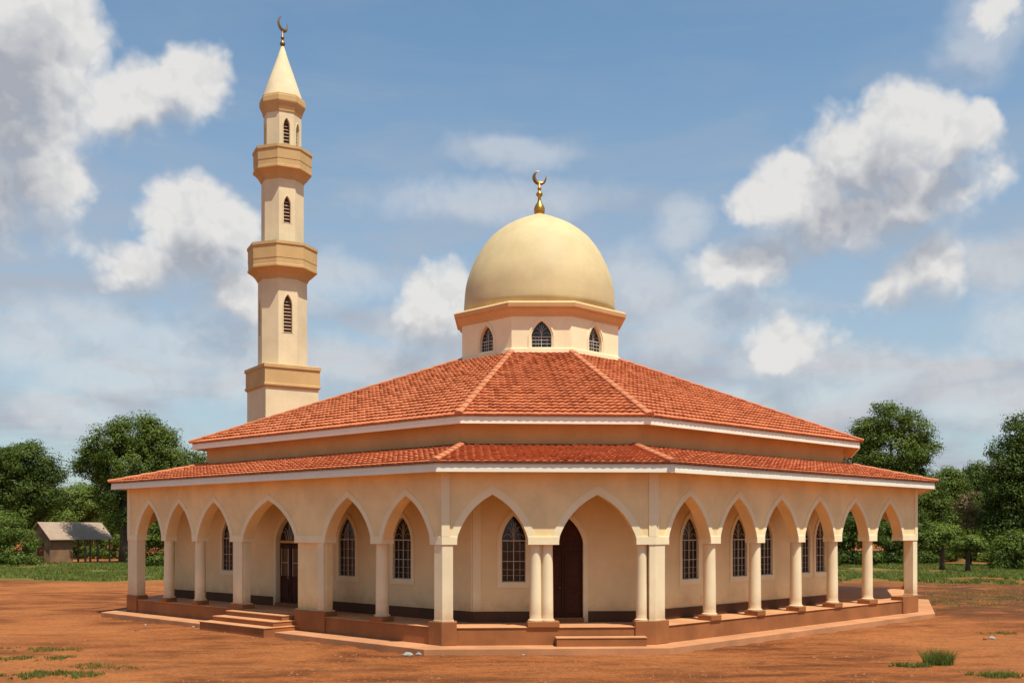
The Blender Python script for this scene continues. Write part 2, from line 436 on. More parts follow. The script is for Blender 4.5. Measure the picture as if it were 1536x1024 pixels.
LP, FP, RP = Plane(PF[0], PF[1]), Plane(PF[1], PF[2]), Plane(PF[2], PF[3])
li, fi_, ri = Plane(PF[0], PF[1], -1.55), Plane(PF[1], PF[2], -1.40), Plane(PF[2], PF[3], -1.10)
I1 = inter(li.A, li.d, fi_.A, fi_.d); I2 = inter(fi_.A, fi_.d, ri.A, ri.d)
I0 = li.xy(li.px(262)); I3 = ri.xy(ri.px(1240))
II = [I0, I1, I2, I3, V2(12.9, 43.6), 2 * C - I1, 2 * C - I2, V2(-9.0, 46.5)]
FLOOR, BASE, CAP, EAVE = .47, .61, 2.62, 4.47
TH = .36                                        # arcade wall thickness

mosque = thing('mosque', (C.x, C.y, 0), 'cream mosque with red tiled roofs, pointed arcades and a golden dome', 'mosque')

# plinth, floor, apron, steps
b = MB(); b.prism([tuple(p) for p in PP], -.3, FLOOR - .02); b.build('plinth', M['plinth'], mosque, bevel=.01)
b = MB(); b.prism([tuple(p) for p in offs(PP, .025)], FLOOR - .02, FLOOR); b.build('veranda_floor', M['floor'], mosque, bevel=.006)
b = MB(); b.prism([tuple(p) for p in offs(PP, [.85, .75, .72, .6, 1, 1, 1, .75])], -.35, 0.0)
b.build('apron', M['apron'], mosque, bevel=.015)

def steps(P, t0, t1, n, run, total):
    body, tread = MB(), MB()
    for k in range(n):
        top = total * (n - k) / (n + 1) - .002 * k; ex = run * (k + 1); side = .0 if n == 1 else .12 * k
        c = P.xy((t0 + t1) / 2, ex / 2 + .027)
        body.box(c, P.d, t1 - t0 + side * 2, ex, -.26 - .01 * k, top - .03)
        tread.box(P.xy((t0 + t1) / 2, ex / 2 + .035), P.d, t1 - t0 + side * 2 + .03, ex + .016, top - .03, top)
    o = body.build('steps', M['plinth'], mosque, bevel=.008)
    tread.build('treads', M['floor'], o, bevel=.008)  # paler caps: sunlit contrast of tread and riser put into the colour
    return o
steps(FP, FP.px(833), FP.px(966), 1, .36, FLOOR)
steps(LP, LP.px(357), LP.px(441), 3, .40, FLOOR + .12)

# ------------------------------------------------------------------ arcade
def ops_of(P, spans): return [(P.px(a), P.px(c), CAP, CAP, 3.92, ARCH) for a, c in spans]
ops = {'L': ops_of(LP, [(206, 243), (249.5, 289), (297, 346), (365, 443), (488, 557), (574, 646)]),
       'F': ops_of(FP, [(685, 792.6), (838, 955)]),
       'R': ops_of(RP, [(1002, 1065.5), (1079.6, 1135), (1146, 1197), (1206.5, 1251), (1261.7, 1303), (1314.5, 1353.6)])}
BACK = {'B1': Plane(PP[4], PP[5]), 'B2': Plane(PP[5], PP[6]), 'B3': Plane(PP[6], PP[7])}
for k, P in BACK.items():
    n_ = 2 if k == 'B2' else 6; w2 = (P.len - .76 + .42) / n_
    ops[k] = [(.38 + w2 * i, .38 + w2 * (i + 1) - .42, CAP, CAP, 3.92, ARCH) for i in range(n_)]
w2 = BACK['B1'].len; ops['B1'] = [(.38, 4.4, CAP, CAP, 3.92, ARCH)] + [(4.82 + (w2 - 5.2) / 4 * i + (.42 if i else 0), 4.82 + (w2 - 5.2) / 4 * (i + 1), CAP, CAP, 3.92, ARCH) for i in range(4)]
EP, WP = Plane(PP[3], PP[4]), Plane(PP[7], PP[0])
for k, P in (('E', EP), ('W', WP)):
    w2 = P.len; ops[k] = [(.38, w2 - .38, CAP, CAP, 3.92, ARCH)]
PL = {'L': LP, 'F': FP, 'R': RP, 'E': EP, 'W': WP, **BACK}
for k, P in PL.items():
    b = MB(); wall(b, P, 0, P.len, CAP, EAVE + .045, TH, ops[k]); b.build('arcade_wall', M['wall'], mosque)
    for op in ops[k]:
        b = MB(); band(b, P, op, .185 if k == 'F' else .15, -.02, .022, inner=-.004); b.build('arch_trim', M['trim'], mosque)

def pier_base(q0, q1, P, o=0.0, name='base_block', parent=None, top=BASE, foot=FLOOR + .001):
    b = MB(); c = P.xy((q0 + q1) / 2, -TH / 2 + o); b.box(c, P.d, q1 - q0, TH + .10, foot, top)
    return b.build(name, M['plinth'], parent, bevel=.008)
def capital(P, q0, q1, parent):
    b = MB(); c = P.xy((q0 + q1) / 2, -TH / 2); b.box(c, P.d, q1 - q0 + .02, TH + .07, CAP - .012, CAP + .20)
    return b.build('capital', M['trim'], parent, bevel=.006)
def round_column(P, t, r, q0=None, q1=None, cap=True):
    c = P.xy(t, -TH / 2 - .01)
    b = MB(); prof = [(r + .045, BASE), (r + .045, BASE + .035), (r + .02, BASE + .05), (r + .006, BASE + .075), (r + .004, BASE + .2), (r, 1.4), (r - .012, CAP - .10), (r - .01, CAP - .012)]
    b.lathe(c, prof, 28)
    o = b.build('column', M['column'], mosque, smooth=True, auto=35)
    if cap:
        capital(P, q0, q1, o)
        pier_base(q0 - .02, q1 + .02, P, parent=o)
    return o
def square_pier(P, q0, q1, pil=None):
    """rectangular pier under the arcade, with an optional raised strip"""
    b = MB(); c = P.xy((q0 + q1) / 2, -TH / 2); b.box(c, P.d, q1 - q0 - .06, TH - .14, BASE, CAP - .013)
    c = P.xy((q0 + q1) / 2, -TH / 2); b.box(c, P.d, q1 - q0 - .01, TH, BASE - .002, BASE + .035)
    o = b.build('pier', M['wall'] if q1 - q0 > .9 else M['column'], mosque, bevel=.008)
    if pil:
        b = MB(); b.box(P.xy((pil[0] + pil[1]) / 2, -.05), P.d, pil[1] - pil[0], .16, BASE + .036, CAP - .014); b.build('pilaster', M['column'], o, bevel=.008)
    capital(P, q0, q1, o); pier_base(q0 - .02, q1 + .02, P, parent=o, foot=.003)
    return o
for k in ('L', 'R'):
    P = PL[k]; O = ops[k]
    for a, c in zip(O, O[1:]):
        q0, q1 = a[1], c[0]
        if q1 - q0 > .58 or (k == 'L' and O.index(a) == 2):
            pil = (q1 - .34, q1 - .05) if O.index(a) == 3 else (q0 + .18, q1 - .04)
            square_pier(P, q0, q1, pil)
        else: round_column(P, (q0 + q1) / 2, .178, q0, q1)
for k in BACK:
    for a, c in zip(ops[k], ops[k][1:]): round_column(PL[k], (a[1] + c[0]) / 2, .178, a[1], c[0])
a, c = ops['F']                                   # twin columns in the middle of the front
q0, q1 = a[1], c[0]
o = round_column(FP, FP.px(804.2), .155, q0, q1); round_column(FP, FP.px(822), .150, cap=False)
round_column(FP, FP.px(964.8), .150, cap=False)

def chevron(Cn, dA, la, dB, lb, th, o):
    """plan of a corner pier: la along dA, lb along dB, th thick, o proud of both faces"""
    nB, nA = nrm(dB), nrm(-dA)
    c0 = inter(Cn + nA * o, -dA, Cn + nB * o, dB); c1 = inter(Cn - nA * th, -dA, Cn - nB * th, dB)
    return [tuple(p) for p in (Cn + dA * la + nA * o, c0, Cn + dB * lb + nB * o, Cn + dB * lb - nB * th, c1, Cn + dA * la - nA * th)]
dm, df, dr, de, dw = LP.d, FP.d, RP.d, EP.d, WP.d
corners = [(PP[1], -dm, df, .30, FP.px(679.5), LP.len - ops['L'][-1][1], ops['F'][0][0], (0, .19)),
           (PP[2], -df, dr, .16, RP.px(997), FP.len - ops['F'][-1][1], ops['R'][0][0], (-.17, .10)),
           (PP[0], -dw, dm, .33, LP.px(205.5), WP.len - ops['W'][-1][1], ops['L'][0][0], (-.0, .20)),
           (PP[3], -dr, de, .33, .33, RP.len - ops['R'][-1][1], ops['E'][0][0], (-.22, .0))]
for i in (4, 5, 6, 7):
    P0_, P1_ = Plane(PP[i - 1], PP[i]), Plane(PP[i], PP[(i + 1) % 8])
    corners.append((PP[i], -P0_.d, P1_.d, .33, .33, .38, .38, (0, 0)))
for Cn, dA, dB, la, lb, ca, cb, st in corners:
    b = MB(); b.prism(chevron(Cn, dA, la, dB, lb, TH - .03, .012), BASE, CAP - .013)
    b.prism(chevron(Cn, dA, la + .02, dB, lb + .02, TH, .025), BASE - .002, BASE + .04)
    o = b.build('corner_pier', M['column'], mosque, bevel=.008)
    b = MB(); b.prism(chevron(Cn, dA, ca + .012, dB, cb + .012, TH + .03, .032), CAP - .012, CAP + .20); b.build('capital', M['trim'], o, bevel=.006)
    b = MB(); b.prism(chevron(Cn, dA, max(la, ca) + .04, dB, max(lb, cb * .9) + .04, TH + .05, .05), .003, BASE); b.build('base_block', M['plinth'], o, bevel=.01)
    b = MB(); b.prism(chevron(Cn, dA, max(.015, -st[0]), dB, max(.015, st[1]), .04, .034), CAP + .202, EAVE + .02); b.build('corner_strip', M['trim'], o)

# ------------------------------------------------------------------ inner wall with windows and doors
lP, fP, rP = Plane(I0, I1), Plane(I1, I2), Plane(I2, I3)
def win_op(P, px, w=.80):
    w = .66 if P is fP else w; t = P.px(px); return (t - w / 2, t + w / 2, 1.57, 2.70, 3.38, LANC)
def door_op(P, px, w): t = P.px(px); return (t - w / 2, t + w / 2, FLOOR + .001, 2.62, 3.42, LANC)
inner_ops = [(lP, [('w', win_op(lP, 343)), ('d2', door_op(lP, 431, 1.25)), ('w', win_op(lP, 521)), ('w', win_op(lP, 603.5))]),
             (fP, [('w', win_op(fP, 770.5)), ('d1', door_op(fP, 845, 1.10))]),
             (rP, [('w', win_op(rP, 1035)), ('w', win_op(rP, 1109)), ('w', win_op(rP, 1148)), ('w', win_op(rP, 1205)), ('w', win_op(rP, 1232))])]
def bars(mb, P, op, o, r, vs, hs, rad=True):
    tl, tr, foot, spring, apex, tab = op; c = (tl + tr) / 2
    def vb(t, h0, h1, w): mb.box(P.xy(t, o), P.d, w, r, h0, h1)
    def hb(h, w, t0=tl, t1=tr): mb.box(P.xy((t0 + t1) / 2, o), P.d, t1 - t0, r * .9, h - w / 2, h + w / 2)
    vb(c, foot, spring, .022)
    for f in vs: vb(tl + (tr - tl) * f, foot, spring, .008)
    for f, w in hs: hb(foot + (spring - foot) * f, w)
    hb(spring, .032); hb(foot + .012, .022); vb(tl + .014, foot, spring, .016); vb(tr - .014, foot, spring, .016)
    if rad:
        hw, rise = (tr - tl) / 2, apex - spring
        for s_ in (-1, 1):
            pts = [(c + s_ * hw * .02, spring), (c + s_ * hw * .08, spring + rise * .25), (c + s_ * hw * .26, spring + rise * .45), (c + s_ * hw * .46, spring + rise * .55)]
            mb.tube([P.p(t, h, o) for t, h in pts], [.007] * 4, 5)
            pts = [(c + s_ * hw * .04, spring + rise * .2), (c + s_ * hw * .12, spring + rise * .5), (c + s_ * hw * .2, spring + rise * .72)]
            mb.tube([P.p(t, h, o) for t, h in pts], [.006] * 3, 5)
            pts = [(c + s_ * hw * (.5 + .32 * math.cos(a)), spring + rise * (.12 + .14 * math.sin(a))) for a in [k * math.pi / 6 for k in range(0, 7)]]
            mb.tube([P.p(t, h, o) for t, h in pts], [.006] * 7, 5)
        mb.box(P.xy(c, o), P.d, .010, r, spring, spring + rise * .75)
def glass(mb, P, op, o):
    pts = curve(op); mb.face([P.p(t, h, o) for t, h in pts] )
def window(P, op, sur=.12, back=-.07):
    b = MB(); band(b, P, op, sur, -.03, .028, sill=.16, inner=-.003)
    w = b.build('window', M['trim'], mosque, bevel=0)
    b = MB(); glass(b, P, op, back); b.build('pane', M['glass'], w)
    b = MB(); bars(b, P, op, back + .025, .03, (.24, .76), ((.30, .008), (.50, .018), (.74, .010), (.16, .007))); b.build('window_bars', M['bar'], w)
    return w
def door(P, op, glazed):
    tl, tr, foot, spring, apex, tab = op; c = (tl + tr) / 2
    b = MB(); band(b, P, op, .13, -.03, .028, inner=-.003)
    d = b.build('door', M['trim'], mosque)
    back = -.16; hgt = spring - .10
    b = MB(); b.box(P.xy(c, back - .02), P.d, tr - tl, .05, foot + .12, hgt + .039)
    n = 2
    for k in range(n):
        a0 = tl + (tr - tl) * k / n + .05; a1 = tl + (tr - tl) * (k + 1) / n - .05
        for h0, h1 in ((foot + .25, foot + .85), (foot + .95, hgt - .12)):
            if glazed and h0 > 1.2 : continue
            b.box(P.xy((a0 + a1) / 2, back + .012), P.d, a1 - a0, .03, h0, h1)
            b.box(P.xy((a0 + a1) / 2, back + .03), P.d, a1 - a0 - .12, .03, h0 + .07, h1 - .07)
    b.box(P.xy(c, back + .01), P.d, .05, .05, foot + .122, hgt - .002)
    b.build('door_leaf', M['wood'], d, bevel=.006)
    b = MB(); b.box(P.xy(c, back + .02), P.d, tr - tl - .002, .09 if glazed else .05, hgt + .04, spring + .02); b.build('transom', M['wood'] if not glazed else M['ochre'], d)
    b = MB(); b.box(P.xy(c, -.09), P.d, tr - tl + .02, .30, FLOOR + .002, foot + .119); b.build('threshold', M['plinth'], d)
    fan = (tl, tr, spring, spring, apex, LANC)
    b = MB(); glass(b, P, fan, back - .01 if glazed else back + .02); b.build('fanlight', M['glass'] if glazed else M['wood'], d)
    if glazed:
        b = MB(); o2 = (tl, tr, foot, spring, apex, LANC)
        hw, rise = (tr - tl) / 2, apex - spring
        for s_ in (-1, 1):
            for f1, f2 in ((.05, .18), (.2, .5), (.4, .75)):
                b.tube([P.p(c + s_ * hw * f1, spring + .06, back + .02), P.p(c + s_ * hw * (f1 + f2) / 2.2, spring + rise * .4, back + .02), P.p(c + s_ * hw * f2, spring + rise * (.85 - f2 * .6), back + .02)], [.011] * 3, 5)
        b.build('fanlight_bars', M['bar'], d)
        b = MB()
        for k in range(2):
            a0 = tl + (tr - tl) * k / 2 + .14; a1 = tl + (tr - tl) * (k + 1) / 2 - .12
            b.box(P.xy((a0 + a1) / 2, back + .02), P.d, a1 - a0, .02, foot + 1.0, hgt - .14)
        b.build('door_glass', M['glass'], d)
        b = MB()
        for k in range(2):
            a0 = tl + (tr - tl) * k / 2 + .14; a1 = tl + (tr - tl) * (k + 1) / 2 - .12
            for t in (a0, a1): b.box(P.xy(t, back + .03), P.d, .025, .03, foot + 1.0, hgt - .14)
            for h in (1.9,): b.box(P.xy((a0 + a1) / 2, back + .03), P.d, a1 - a0 - .026, .03, h, h + .02)
        b.build('door_glazing_bars', M['bar'], d)
    b = MB(); q = P.xy(c - .09, back + .07)
    b.lathe(q, [(.005, foot + .92), (.022, foot + .93), (.028, foot + .945), (.022, foot + .96), (.005, foot + .97)], 10)
    b.build('handle', M['bar'] if glazed else M['bronze'], d, smooth=True)
    return d
for P, lst in inner_ops:
    b = MB(); wall(b, P, 0, P.len, FLOOR + .002, EAVE + .05, .30, [o for _, o in lst]); b.build('inner_wall', M['inner'], mosque)
    for kind, op in lst:
        if kind == 'w': window(P, op)
        else: door(P, op, kind == 'd2')
b = MB()
for i in (3, 4, 5, 6, 7):
    P = Plane(II[i], II[(i + 1) % 8]); wall(b, P, 0, P.len, FLOOR + .002, EAVE + .05, .30, [])
b.build('inner_wall', M['inner'], mosque)
for P, lst in inner_ops:                           # skirting, broken at the doors
    cuts = [0] + [v for k, o in lst if k != 'w' for v in (o[0] - .02, o[1] + .02)] + [P.len + .01]
    for a, c in zip(cuts[::2], cuts[1::2]):
        b = MB(); b.box(P.xy((a + c) / 2, .012), P.d, c - a, .03, FLOOR + .001, FLOOR + .30); b.build('skirting', M['skirt'], mosque)
b = MB(); b.box(fP.xy(.12, .008), fP.d, .22, .02, FLOOR + .301, EAVE + .04); b.box(lP.xy(lP.len - .02, .008), lP.d, .05, .02, FLOOR + .301, EAVE + .04); b.build('corner_strip', M['trim'], mosque)

# ------------------------------------------------------------------ roofs
def tile_roof(bot, h0, top, h1, name, expo=.38, per=.215, skip=()):
    mb = MB(); n = len(bot)
    for i in range(n):
        A, B_ = bot[i], bot[(i + 1) % n]; D, Cc = top[i], top[(i + 1) % n]
        d = udir(A, B_); ins = -nrm(d)
        run = (lerp(D, Cc, .5) - lerp(A, B_, .5)).dot(ins); L = math.hypot(run, h1 - h0)
        rows = max(2, round(L / expo)); N = max(8, int((B_ - A).length / per * 7))
        fine = i in (0, 1, 2)
        if not fine: N = max(8, int((B_ - A).length / per * 4))
        sx = ins * (run / L); sz = (h1 - h0) / L          # unit slope
        nx, nz = -ins * ((h1 - h0) / L), run / L           # unit normal
        def pos(f, v, lift, slide):
            l, r = lerp(A, D, v), lerp(B_, Cc, v); q = lerp(l, r, f)
            h = h0 + (h1 - h0) * v
            s_ = (q - A).dot(d)
            return q, h, s_
        for k in range(rows):
            v0 = k / rows; v1 = min(1, (k + 1.18) / rows); ph = random.uniform(-.03, .03) + (.5 if k % 2 else 0) * 0
            lo, hi, sk, us, ue = [], [], [], [], []
            jit = [random.uniform(-.010, .010) for _ in range(int((B_ - A).length / per) + 6)]
            for j in range(N + 1):
                f = j / N
                def wv(s_):
                    x = (s_ / per + ph) % 1.0
                    return .5 * math.sin(2 * math.pi * x) + .12 * math.sin(4 * math.pi * x + .6)
                q, h, s_ = pos(f, v0, 0, 0); w_ = wv(s_)
                e0 = .3 if k == 0 else 1.0; w_ *= e0; jj = e0 * jit[min(len(jit) - 1, max(0, int(s_ / per + 1)))]
                lift = (.06 if k == 0 else .080) + .032 * w_ + jj; sl_ = -.035 * w_ - .02 + jj * .8
                P_ = q + sx * sl_ + nx * lift
                lo.append((P_.x, P_.y, h + sz * sl_ + nz * lift))
                P2 = q + sx * (sl_ + .01) + nx * (lift - .05)
                sk.append((P2.x, P2.y, h + sz * (sl_ + .01) + nz * (lift - .05)))
                us.append((s_ / per + 50.0 + i * 40, k + .5))
                q, h, s_ = pos(f, v1, 0, 0); w_ = wv(s_); lift = .010 + .032 * w_
                P_ = q + nx * lift; hi.append((P_.x, P_.y, h + nz * lift)); ue.append((s_ / per + 50.0 + i * 40, k + .5))
            a = [mb.pt(p) for p in lo]; c = [mb.pt(p) for p in hi]; e = [mb.pt(p) for p in sk]
            for j in range(N):
                um = [us[j], us[j], us[j], us[j]]
                mb.uv[len(mb.f)] = um; mb.f.append([a[j], a[j + 1], c[j + 1], c[j]])
                mb.uv[len(mb.f)] = um; mb.f.append([e[j], e[j + 1], a[j + 1], a[j]])
    o = mb.build(name, M['tile'], mosque)
    # sub-parts: sheathing under the tiles and a capped hip at every corner
    b = MB(); b.loft([up(offs(bot, -.03), h0 - .03), up(top, h1 - .03)], False, False); b.build('roof_deck', M['skirt'], o)
    for i in range(n):
        if i in (4, 5, 6): pass
        a = Vector((bot[i].x, bot[i].y, h0)); c = Vector((top[i].x, top[i].y, h1)); Ln = (c - a).length; t = (c - a) / Ln
        side = t.cross(Vector((0, 0, 1))).normalized(); upv = side.cross(t).normalized()
        m_ = max(2, round(Ln / .55)); b = MB()
        for k in range(m_):
            p0 = a + t * (Ln * k / m_ - .05) + upv * .082; p1 = a + t * (Ln * (k + 1.05) / m_) + upv * .062
            loops = []
            for p, r in ((p0, .115), (p1, .105)):
                loops.append([p + side * (r * math.cos(math.pi * q / 8)) + upv * (r * .5 * math.sin(math.pi * q / 8)) for q in range(9)] + [p + side * (-r * .9) - upv * .05, p + side * (r * .9) - upv * .05])
            b.loft(loops)
        b.build('hip_cap', M['hip'], o)
    return o
tile_roof(offs(EE, .035), 4.70, WW, 5.42, 'lower_roof')
tile_roof(offs(UU, .035), 6.235, TT, 9.52, 'upper_roof')
def fascia(poly, h0, h1, wallp, name='fascia'):
    b = MB(); i1, i2, i3 = offs(poly, -.012), offs(poly, -.06), poly
    mid = h0 + (h1 - h0) * .45
    b.loft([up(i2, h0 + .002), up(i3, h0), up(i3, mid), up(i1, mid + .012), up(i1, h1), up(i2, h1)], False, False)
    return b.build(name, M['fascia'], mosque)
fascia(EE, EAVE, 4.695, None); fascia(UU, 6.01, 6.235, None)
b = MB(); b.loft([up(offs(EE, -.058), EAVE + .022), up(offs(PP, -TH - .0), EAVE + .052), up(offs(II, -.1), EAVE + .056)], False, False); b.build('soffit', M['wall'], mosque)
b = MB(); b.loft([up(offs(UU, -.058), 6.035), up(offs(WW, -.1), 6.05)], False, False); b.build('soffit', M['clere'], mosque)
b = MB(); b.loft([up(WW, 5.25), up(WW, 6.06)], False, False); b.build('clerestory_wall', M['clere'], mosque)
b = MB(); b.loft([up(offs(WW, .10), 5.40), up(offs(WW, .06), 5.475), up(offs(WW, -.01), 5.48)], False, False); b.build('flashing', M['skirt'], mosque)

# ------------------------------------------------------------------ drum and dome
DB, DT = 9.50, 11.0
drum_o = None
b = MB(); wins = []
for i in range(8):
    P = Plane(TT[i], TT[(i + 1) % 8]); c = P.len / 2 - (.0 if i == 1 else 0)
    op = (c - .37, c + .37, 9.72, 10.12, 10.70, LANC)
    if i in (0, 1, 2, 3, 7): wall(b, P, 0, P.len, DB, DT, .22, [op]); wins.append((P, op))
    else: wall(b, P, 0, P.len, DB, DT, .22, [])
drum = b.build('drum', M['trim'], mosque)
b = MB(); b.loft([up(offs(TT, .03), DB - .1), up(offs(TT, .06), DB + .02), up(offs(TT, .06), DB + .16), up(offs(TT, -.01), DB + .19)], False, False); b.build('drum_base_band', M['trim'], drum)
for P, op in wins:
    b = MB(); band(b, P, op, .06, -.02, .03, inner=.06, sill=.06); b.build('window_surround', M['trim'], drum)
    b = MB(); glass(b, P, op, -.15); b.build('window', M['glass'], drum)
    b = MB(); bars(b, P, op, -.12, .03, (.22, .78, .36), ((.36, .02), (.7, .02)), True); b.build('window_bars', M['bar'], drum)
b = MB()
cp = [(.0, 10.86), (.05, 10.87), (.07, 10.97), (.17, 11.07), (.20, 11.09), (.20, 11.14), (.29, 11.17), (.31, 11.30), (.22, 11.38), (-.05, 11.42)]
b.loft([up(offs(TT, o_), h) for o_, h in cp], False, True); b.build('cornice', M['corn'], mosque)
prof = [(2.96, 11.40), (3.0, 11.7), (2.985, 11.95), (2.965, 12.25), (2.93, 12.55), (2.86, 12.86), (2.77, 13.13), (2.63, 13.48), (2.45, 13.84), (2.24, 14.17), (1.99, 14.48), (1.71, 14.73), (1.39, 14.96), (1.08, 15.13), (.76, 15.28), (.44, 15.41), (.16, 15.52), (.02, 15.54)]
b = MB(); b.lathe(C, prof, 72); dome = b.build('dome', M['dome'], mosque, smooth=True)
def crescent(mb, c, z0, R0, yaw, open_=.62, th=.05, lean=0.0):
    """horned moon standing in a vertical plane; horns up"""
    n = 26; rows = []
    for k in range(n + 1):
        a = R(-90) + (k / n - .5) * 2 * R(148) + lean
        w_ = max(.012, R0 * .60 * math.cos((k / n - .5) * math.pi) ** .9)
        rows.append((a, w_))
    cx, sy = math.cos(yaw), math.sin(yaw); loops = []
    for a, w_ in rows:
        q = []
        for rr, ff in ((R0, 0), (R0 - w_ / 2, th * w_ / (R0 * .60)), (R0 - w_, 0), (R0 - w_ / 2, -th * w_ / (R0 * .60))):
            x = rr * math.cos(a); z = rr * math.sin(a)
            q.append((c[0] + x * cx - ff * sy, c[1] + x * sy + ff * cx, z0 + R0 + z))
        loops.append(q)
    mb.loft(loops)
b = MB()
b.lathe(C, [(.16, 15.48), (.20, 15.55), (.22, 15.66), (.215, 15.76), (.17, 15.88), (.10, 15.98), (.07, 16.06), (.055, 16.20), (.06, 16.22), (.12, 16.27), (.135, 16.32), (.12, 16.37), (.06, 16.42), (.045, 16.48), (.08, 16.53), (.085, 16.56), (.045, 16.61), (.035, 16.74), (.01, 16.76)], 24)
b.build('finial', M['gold'], dome, smooth=True)
b = MB(); crescent(b, C, 16.68, .29, R(12), lean=R(-34)); b.build('crescent', M['bronze'], dome, smooth=True, auto=50)

# ------------------------------------------------------------------ minaret
MZ = 49.5; MC = V2((423.8 - 768) / FPX * MZ, MZ); K = MZ / FPX
minaret = thing('minaret', (MC.x, MC.y, 0), 'tall cream minaret with two ochre balconies and a cone top, behind the roof', 'minaret')
hy = lambda y: 3 + (HY - y) * K
def ngon(r, n, face_deg):                          # outline with one face turned face_deg from -Y towards +X
    a0 = R(-90) + R(face_deg) - math.pi / n
    return [MC + V2(math.cos(a0 + 2 * math.pi * k / n), math.sin(a0 + 2 * math.pi * k / n)) * r for k in range(n)]
sq = ngon(2.60 / 2 * math.sqrt(2), 4, 33)
b = MB(); b.prism([tuple(p) for p in sq], -.3, 9.72); b.build('tower_base', M['tower'], minaret, bevel=.015)
b = MB(); b.loft([up(offs(sq, o_), h) for o_, h in ((.0, 9.6), (.03, 9.64), (.09, 9.70), (.09, 9.78), (.05, 9.80), (.05, 10.50), (.10, 10.53), (.10, 10.68), (.0, 10.72))], False, True); b.build('base_band', M['ochre'], minaret)
FD = 25.6
def shaft(r, h0, h1, wlist, name='shaft'):
    q = ngon(r, 8, FD); b = MB(); ws = []
    for i in range(8):
        P = Plane(q[i], q[(i + 1) % 8]); c = P.len / 2; o_ = []
        if i in wlist:
            z0, z1, w_ = wlist[i]; o_ = [(c - w_ / 2, c + w_ / 2, z0, z1 - w_ * 1.25, z1, LANC)]; ws.append((P, o_[0]))
        wall(b, P, 0, P.len, h0, h1, .2, o_)
    s_ = b.build(name, M['tower'], minaret)
    for P, op in ws:
        b = MB(); band(b, P, op, .035, -.01, .018, inner=.02); b.build('window_surround', M['tower'], s_)
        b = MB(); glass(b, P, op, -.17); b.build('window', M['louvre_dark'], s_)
        b = MB(); z = op[2] + .06
        while z < op[4] - .18:
            for_w = op[1] - op[0] - .01
            q0 = [P.p(op[0] + .005, z, -.10), P.p(op[1] - .005, z, -.10), P.p(op[1] - .005, z + .055, -.16), P.p(op[0] + .005, z + .055, -.16)]
            b.face(q0); b.face([P.p(op[0] + .005, z - .015, -.10), P.p(op[1] - .005, z - .015, -.10), q0[1], q0[0]]); z += .16
        b.build('louvres', M['louvre'], s_)
    return s_
shaft(1.166, 10.6, 14.9, {0: (hy(506), hy(449), .40), 6: (hy(506), hy(452), .34), 2: (hy(506), hy(452), .34)})
shaft(1.006, 16.2, 19.6, {0: (hy(343), hy(303), .32), 2: (hy(343), hy(303), .3)})
shaft(.894, 20.8, 22.9, {0: (hy(225), hy(187), .29), 1: (hy(226), hy(190), .27), 6: (hy(226), hy(190), .27), 7: (hy(150), hy(149), .01)} if False else {0: (hy(225), hy(187), .29), 1: (hy(226), hy(190), .27), 6: (hy(226), hy(190), .27)})
def balcony(rs, rp, rt, yb, yp, yt):
    b = MB(); prof = []
    h0, h1, h2 = hy(yb), hy(yp), hy(yt)
    for r, h in ((rs - .02, h0 - .06), (rs + .05, h0 - .05), (rs + .06, h0 + .02), (rs + .10, h0 + .05)): prof.append((r, h))
    for k in range(1, 6):
        f = k / 5; prof.append((rs + .10 + (rp - rs - .12) * f ** 1.5, h0 + .05 + (h1 - h0 - .05) * f))
    prof += [(rp, h1 + .02), (rp, h1 + .12), (rp - .03, h1 + .14), (rp - .03, h1 + .40), (rp - .015, h1 + .42), (rp - .015, h2 - .16), (rp + .025, h2 - .13), (rp + .025, h2), (rp - .12, h2 + .01), (rp - .14, h2 - .5), (rt - .05, h2 - .52)]
    b.loft([up(ngon(r, 8, FD), h) for r, h in prof], False, True)
    return b.build('balcony', M['ochre'], minaret)
balcony(1.166, 1.66, 1.0, 423, 411, 374); balcony(1.006, 1.405, .89, 275, 264, 231)
b = MB(); b.loft([up(ngon(r, 8, FD), h) for r, h in ((.88, 22.70), (.93, 22.72), (.94, 22.80), (1.0, 22.95), (1.08, 23.12), (1.10, 23.18), (1.10, 23.40), (1.06, 23.42), (1.05, 23.52), (.9, 23.56))], False, True); b.build('cornice', M['ochre'], minaret)
b = MB(); b.loft([up(ngon(r, 16, FD), h) for r, h in ((.95, 23.5), (.94, 23.62), (.55, 24.72), (.25, 25.56), (.05, 26.18))]); b.build('spire', M['tower'], minaret, smooth=True, auto=40)
b = MB(); b.lathe(MC, [(.04, 26.1), (.08, 26.14), (.125, 26.22), (.125, 26.28), (.07, 26.36), (.035, 26.42), (.04, 26.44), (.085, 26.5), (.085, 26.56), (.04, 26.62), (.03, 26.86), (.01, 26.9)], 16); fin = b.build('finial', M['bronze'], minaret, smooth=True)
b = MB(); crescent(b, MC, 26.80, .36, R(60), lean=R(-22)); b.build('crescent', M['bronze'], fin, smooth=True, auto=50)

